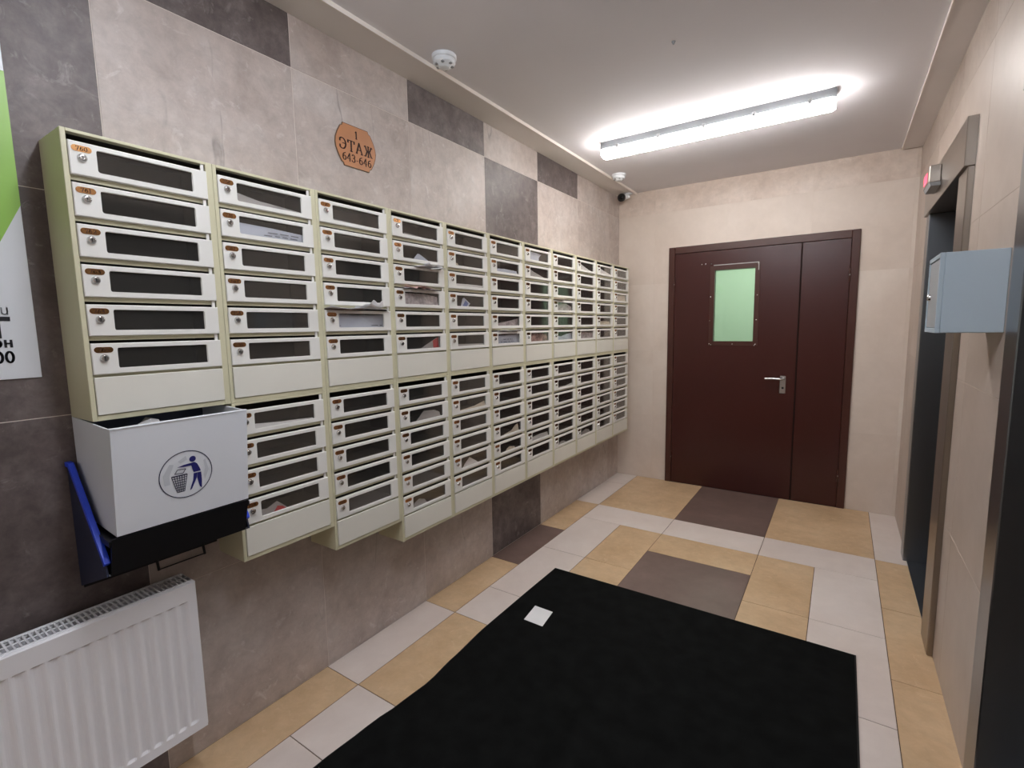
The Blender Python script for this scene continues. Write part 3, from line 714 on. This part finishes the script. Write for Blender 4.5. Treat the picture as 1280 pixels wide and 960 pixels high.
def slot_papers(num, sheets, mats, desc, name, cat):
    """papers stuck in the slot above a box's door and sagging outwards"""
    y, z, row, col, k = BOX[num]; zt = z+DHH; mb = MB()
    for si, (u0, u1, out, drop, mi, skew) in enumerate(sheets):
        zz = zt+.003+.0028*si; prof = [(.10, zz+.001), (.150, zz+.0008), (DOOR_FRONT+.012, zz), (DOOR_FRONT+.012+out*.6, zz-drop*.3), (DOOR_FRONT+.012+out, zz-drop)]
        n = 7; vs = []
        for (px, pz) in prof:
            for q in range(n):
                f = q/(n-1); e = max(0, px-.165)
                vs.append((px+e*skew*(f-.5), y+DU0+u0+(u1-u0)*f, pz+e*.18*math.sin(f*9+si*2)))
        m_ = len(vs); vs += [(a, b, c+.0010) for a, b, c in vs]
        fs = []
        for a in range(len(prof)-1):
            for q in range(n-1):
                i = a*n+q; fs.append((i, i+1, i+n+1, i+n)); fs.append((m_+i, m_+i+n, m_+i+n+1, m_+i+1))
        rim = [q for q in range(n)]+[a*n+n-1 for a in range(1, len(prof))]+[(len(prof)-1)*n+q for q in range(n-2, -1, -1)]+[a*n for a in range(len(prof)-2, 0, -1)]
        for a, b in zip(rim, rim[1:]+rim[:1]): fs.append((b, a, m_+a, m_+b))
        mb.add(vs, fs, mi, True)
    o = part(name, mb, [M[m] for m in mats]); tag(o, desc+', '+where(num), cat, 'post left in the mailboxes')
slot_papers(743, [(.005, .16, .012, .002, 1, .3), (.0, .30, .02, -.003, 0, -.6), (.12, .25, .035, -.012, 0, .8), (.17, .27, .03, -.022, 0, -1.2)], ['paper', 'paper_mixed'], 'white papers jammed in the slot above the door', 'paper_wad', 'papers')
slot_papers(730, [(.04, .26, .012, .003, 0, .3), (.05, .2, .02, -.003, 1, .8), (.08, .17, .024, .004, 1, -.5)], ['paper_news', 'paper_mixed'], 'crumpled newspaper jammed in the slot above the door', 'newspaper', 'newspaper')
slot_papers(729, [(.12, .30, .022, .004, 0, .6), (.16, .29, .03, -.006, 0, -.8)], ['paper'], 'white sheets poking from the slot above the door', 'paper_wad', 'papers')
slot_papers(708, [(.06, .26, .012, -.004, 0, .6)], ['paper'], 'white sheet poking from the slot above the door', 'paper_sheet', 'papers')
slot_papers(682, [(.0, .14, .014, -.006, 0, .6)], ['paper_cream'], 'cream sheet poking from the slot above the door', 'paper_sheet', 'papers')

# ------------------------------------------------------------------ floor-number sign
sy, sz = 1.470, 2.203
def sign_outline(s=1.0):
    h = []
    q = [(-.066, .086), (.066, .086), (.070, .077), (.080, .072)]
    right = [(.094, .045), (.104, .02), (.107, 0), (.104, -.02), (.094, -.045)]
    pts = [(-.066, .086), (.066, .086), (.069, .076), (.079, .071)]+right+[(.079, -.071), (.069, -.076), (.066, -.086), (-.066, -.086), (-.069, -.076), (-.079, -.071)]+[(-a, b) for a, b in right[::-1]]+[(-.079, .071), (-.069, .076)]
    return [(a*s, b*s) for a, b in pts]
t = thing('floor_sign', (0, sy, sz-.086), 'brown shaped plaque with dark floor-number lettering above the mailboxes', 'sign')
part('plaque', MB().prism([(sy+a, sz+b) for a, b in sign_outline()], .0006, .004, 0), M['sign_edge'], t)
part('face', MB().prism([(sy+a, sz+b) for a, b in sign_outline(.97)], .0040, .0046, 0), M['sign_brown'], t)
mb = MB()
for g, h, zo, th in (('1', .030, .036, .22), (('E3', 'T', 'A', 'ZH'), .045, -.022, .17), ('643-646', .032, -.064, .17)):
    P, wd = text2d(g, h, th, .075, .1); mb.flat(P, (.0050, sy+.002, sz+zo), (0, 1, 0), (0, 0, 1))
part('lettering', mb, M['ink_dark'], t, 'dark lettering: 1 ЭТАЖ 643-646')

# ------------------------------------------------------------------ white waste box on its black tray
by0, by1 = .440, .778
prof = [(.004, .93), (.246, .915), (.277, 1.197), (.004, 1.207)]
t = thing('waste_box', (.14, (by0+by1)/2, .915), 'white open-topped waste box with a blue tidy-man emblem below the first mailbox cabinet', 'waste bin')
th = .004; mb = MB()
def fx(z): return .246+(z-.915)/.282*.031          # x of the sloping front at height z
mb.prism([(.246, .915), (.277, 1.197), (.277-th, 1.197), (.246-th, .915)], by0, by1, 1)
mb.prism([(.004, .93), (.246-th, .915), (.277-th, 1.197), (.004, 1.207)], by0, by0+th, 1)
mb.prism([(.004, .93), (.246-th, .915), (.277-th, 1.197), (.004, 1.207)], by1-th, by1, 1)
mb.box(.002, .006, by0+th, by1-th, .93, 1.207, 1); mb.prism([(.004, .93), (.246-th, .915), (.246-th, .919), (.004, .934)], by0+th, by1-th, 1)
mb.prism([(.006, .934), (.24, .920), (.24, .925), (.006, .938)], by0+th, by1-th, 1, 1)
part('box_shell', mb, [M['bin_white'], M['bin_inside_shade']], t)
# rolled rim on the front and side edges
part('rim', MB().bevbox(.266, .2785, by0-.001, by1+.001, 1.1955, 1.1995, .001), M['bin_white'], t)
# emblem
eo = Vector((fx(1.04)+.0007, .606, 1.040)); ex = Vector((0, 1, 0)); ey = Vector((.031/.282, 0, 1)).normalized(); R = .068
def ring(r0, r1, n=48):
    return [[(r0*math.cos(a), r0*math.sin(a)), (r1*math.cos(a), r1*math.sin(a)), (r1*math.cos(b), r1*math.sin(b)), (r0*math.cos(b), r0*math.sin(b))] for a, b in ((2*math.pi*i/n, 2*math.pi*(i+1)/n) for i in range(n))]
def bar(a, b, t_):
    dx, dy = b[0]-a[0], b[1]-a[1]; l = math.hypot(dx, dy); nx, ny = -dy/l*t_/2, dx/l*t_/2
    return [(a[0]+nx, a[1]+ny), (a[0]-nx, a[1]-ny), (b[0]-nx, b[1]-ny), (b[0]+nx, b[1]+ny)]
blue = []
blue += [arc(.25, .60, .125, .125, 0, 360, 20)[:-1]]
blue += [[(.12, .43), (.32, .45), (.42, .36), (.50, .18), (.55, .02), (.27, .02), (.22, .2), (.20, .30)], [(-.33, .36), (-.1, .42), (.14, .44), (.21, .33), (-.1, .33)]]
blue += [[(.27, -.03), (.41, -.03), (.38, -.26), (.19, -.68), (.11, -.74), (.13, -.66), (.24, -.32)], [(.41, -.03), (.56, -.03), (.58, -.40), (.57, -.74), (.49, -.66), (.40, -.26)]]
navy = ring(.965, 1.0)
bTL, bTR, bBL, bBR = (-.55, .0), (.03, .0), (-.36, -.70), (-.09, -.70)
lerp = lambda p, q, s: (p[0]+(q[0]-p[0])*s, p[1]+(q[1]-p[1])*s)
for k in range(7): navy.append(bar(lerp(bTL, bTR, k/6), lerp(bBL, bBR, k/6), .026))
for k in range(8):
    tq = k/7; navy.append(bar(lerp(bTL, bBL, tq), lerp(bTR, bBR, tq), .026 if k else .05))
pp = [(-.43, .10), (-.32, .26), (-.02, .24), (-.12, .08)]
for k in range(4): navy.append(bar(pp[k], pp[(k+1) % 4], .028))
grey = [[(-.85, .1), (-.6, .55), (-.45, .5), (-.62, .05), (-.6, -.3), (-.8, -.3)], [(.66, .45), (.74, .5), (.86, .0), (.7, -.4), (.66, -.2), (.72, .1)], [(-.3, .6), (.0, .78), (.05, .62), (-.2, .5)]]
mb = MB(); sc2 = lambda L: [[(u*R, v*R) for u, v in P] for P in L]
nrm = Vector((1, 0, -.031/.282)).normalized()
mb.flat(sc2(grey), eo, ex, ey, 2); mb.flat(sc2(navy), eo+nrm*.0003, ex, ey, 1); mb.flat(sc2(blue), eo+nrm*.0003, ex, ey, 0)
part('emblem', mb, [M['ink_blue'], M['ink_navy'], M['ink_grey']], t, 'round blue emblem of a figure dropping litter in a basket')
# crumpled paper lying in the box
mb = MB()
vs = []; n = 8
for i in range(n):
    for j in range(n):
        vs.append((.06+.16*i/(n-1)+random.uniform(-.006, .006), .50+.16*j/(n-1)+random.uniform(-.006, .006), .96+.238*math.exp(-(((i-3.5)/2.6)**2+((j-3.2)/2.6)**2)**2)-random.uniform(0, .006)))
mb.add(vs, [(i*n+j, (i+1)*n+j, (i+1)*n+j+1, i*n+j+1) for i in range(n-1) for j in range(n-1)])
o = part('crumpled_paper', mb, M['paper_grey']); tag(o, 'crumpled pale paper heaped inside the white waste box', 'paper')
# tray
ty0, ty1 = .418, .7895
t = thing('waste_tray', (.1, (ty0+ty1)/2, .7), 'black wall tray with blue side rims holding the white waste box', 'tray')
side = [(.001, 1.075), (.020, 1.075), (.205, .853), (.2185, .808), (.001, .722)]
part('side_cheek', MB().prism(side, ty0, ty0+.005, 1), M['tray_side'], t); part('side_cheek', MB().prism(side, ty1-.005, ty1, 1), M['tray_side'], t)
part('trough', MB().prism([(.240, .9115), (.249, .9115), (.2185, .808), (.2130, .813)], ty0+.010, ty1-.014, 1).prism([(.2185, .808), (.001, .722), (.001, .728), (.2130, .813)], ty0+.005, ty1-.005, 1).box(.001, .003, ty0+.005, ty1-.005, .715, .925).prism([(.004, .90), (.24, .89), (.24, .905), (.004, .925)], ty0+.006, ty1-.006, 1), M['tray_black'], t)
for yy in (ty0-.004, ty1-.0128):
    part('side_rim', MB().prism([(.001, 1.072), (.022, 1.072), (.208, .850), (.215, .838), (.224, .846), (.216, .860), (.028, 1.084), (.001, 1.084)], yy, yy+.013, 1), M['tray_blue'], t, 'bright blue rim')
for yy in (.60, .735): part('hanger_leg', MB().tube([(.012, yy, .73), (.012, yy+.004, .69)], .004, 8), M['tray_black'], t)
part('hanger_wire', MB().tube([(.012, .604, .692), (.012, .739, .692)], .0022, 8), M['tray_black'], t)

# ------------------------------------------------------------------ radiator
ry0, ry1, rz0, rz1, rx0, rx1 = -.75, .656, .172, .662, .030, .122
t = thing('radiator', (.07, (ry0+ry1)/2, rz0), 'white ribbed panel radiator with slotted top below the waste box', 'radiator')
mb = MB(); p_ = .0333; ys = [ry0]; hs = [0]
k = 0
nrib = int((ry1-ry0-.03)/p_); off = (ry1-ry0-nrib*p_)/2
for k in range(nrib):
    b0 = ry0+off+k*p_
    for f, hh in ((.06, 0), (.16, .3), (.30, .85), (.42, 1), (.58, 1), (.70, .85), (.84, .3), (.94, 0)): ys.append(b0+f*p_); hs.append(hh)
ys.append(ry1); hs.append(0)
zl = [(rz0, 0), (rz0+.028, 0), (rz0+.036, 1), (rz1-.060, 1), (rz1-.0555, 0), (rz1-.004, 0), (rz1, -.3)]
vs = []; nY = len(ys)
for z, a in zl:
    for y, h in zip(ys, hs):
        vs.append((rx1-.0055*a*h if a >= 0 else rx1-.004, y, z))
fs = [(i*nY+j, i*nY+j+1, (i+1)*nY+j+1, (i+1)*nY+j) for i in range(len(zl)-1) for j in range(nY-1)]
mb.add(vs, fs); mb.box(rx1-.018, rx1-.0085, ry0, ry1, rz0, rz1-.004); mb.box(rx1-.0086, rx1-.0001, ry1-.0008, ry1, rz0, rz1-.003)
mb.box(rx1-.0086, rx1-.0001, ry0, ry1, rz0-.001, rz0)
part('front_panel', mb, M['radiator'], t)
part('rear_panel', MB().bevbox(rx0, rx0+.01, ry0, ry1, rz0, rz1-.006, .002), M['radiator'], t)
part('side_cover', MB().bevbox(rx0, rx1-.002, ry1, ry1+.0025, rz0+.004, rz1-.001, .0008), M['radiator'], t)
part('side_cover', MB().bevbox(rx0, rx1-.002, ry0-.0025, ry0, rz0+.004, rz1-.001, .0008), M['radiator'], t)
part('convector', MB().box(rx0+.012, rx1-.02, ry0+.01, ry1-.01, rz0+.03, rz1-.03), M['radiator_dark'], t)
gr = part('top_grille', MB().bevbox(rx0, rx0+.010, ry0, ry1, rz1-.004, rz1+.001, .001).bevbox(rx1-.020, rx1-.010, ry0, ry1, rz1-.004, rz1+.001, .001).bevbox(rx1-.012, rx1-.002, ry0, ry1, rz1-.006, rz1-.001, .001).bevbox((rx0+rx1)/2-.008, (rx0+rx1)/2-.003, ry0, ry1, rz1-.0035, rz1, .001), M['radiator'], t)
sl = MB().bevbox(rx0+.009, rx1-.019, -.0022, .0022, -.0035, .0005, .0006).mesh('slat', [M['radiator']])
yy = ry0+.006
while yy < ry1-.004:
    put('slat', sl, gr, Vector((0, yy, rz1))-wpos(gr)); yy += .0125
for yy in (-.5, .45): part('wall_bracket', MB().box(.0005, rx0+.001, yy, yy+.03, rz0+.05, rz1-.05), M['radiator'], t)

# ------------------------------------------------------------------ poster at the left edge
py0, py1, pz0, pz1 = -.30, .390, 1.322, 2.30
t = thing('poster', (0, (py0+py1)/2, pz0), 'green and white advertising board on the wall at the left edge', 'poster')
part('board', MB().bevbox(.0006, .004, py0, py1, pz0, pz1, .0008), M['poster_white'], t)
mb = MB()
px = .0046
mb.flat([[(py1, 1.763), (py1, 2.085), (py0, 2.085), (py0, 1.40), (.217, 1.40)], [(py1, 2.20), (py1, pz1), (py0, pz1), (py0, 2.20)]], (px, 0, 0), (0, 1, 0), (0, 0, 1), 0)
mb.flat([[(.30, 1.52), (.316, 1.52), (.316, 1.60), (.30, 1.63), (.05, 1.63), (.05, 1.52)]], (px+.0003, 0, 0), (0, 1, 0), (0, 0, 1), 1)
part('print', mb, [M['poster_green'], M['poster_photo']], t, 'green printed bands')
mb = MB()
for g, h, yc, zc, th, tn, st, mi in ((['0', '0'], .029, .324, 1.364, .2, .14, .95, 0), (['o', 'n'], .026, .325, 1.404, .2, .15, 1.0, 0), (['G'], .050, .326, 1.430, .3, .22, 1.0, 0), (['r', 'u'], .026, .328, 1.486, .1, .09, 1.0, 1)):
    P, wd = text2d(g, h, th, tn, .1, st); mb.flat(P, (px+.0004, yc, zc), (0, 1, 0), (0, 0, 1), mi)
part('lettering', mb, [M['poster_ink'], M['poster_grey']], t, 'dark printed lettering')

# ------------------------------------------------------------------ doormat and the scrap of paper
mb = MB(); n = 40; y0m, y1m = .30, 2.45
KX = [(.30, .385), (.854, .391), (1.058, .405), (1.20, .424), (1.341, .436), (1.50, .424), (1.753, .410), (2.10, .411), (2.45, .415)]
edge = []
for i in range(n+1):
    y = y0m+(y1m-y0m)*i/n
    for (ya, xa), (yb_, xb) in zip(KX[:-1], KX[1:]):
        if ya <= y <= yb_+1e-6:
            q = (y-ya)/(yb_-ya); q = q*q*(3-2*q); edge.append((xa+(xb-xa)*q, y)); break
pts = edge+[(1.886, y1m), (1.882, y0m)]
part_pts = pts
mb.prism(pts, .0003, .006, 2, 1)
ins = [(x+.006 if x < 1 else x-.006, min(y1m-.006, max(y0m+.006, y))) for x, y in pts]
mb.prism(ins, .006, .009, 2, 0)
o = part('floor_mat', mb, [M['mat_carpet'], M['mat_edge']]); tag(o, 'large black rectangular carpet mat lying on the tiled floor', 'mat')
mb = MB(); q = [(.524, 2.037), (.628, 2.035), (.644, 1.904), (.539, 1.906)]
mb.prism(q, .0092, .0102, 2)
o = part('paper_slip', mb, M['paper']); tag(o, 'small white square of paper lying on the black mat', 'paper')
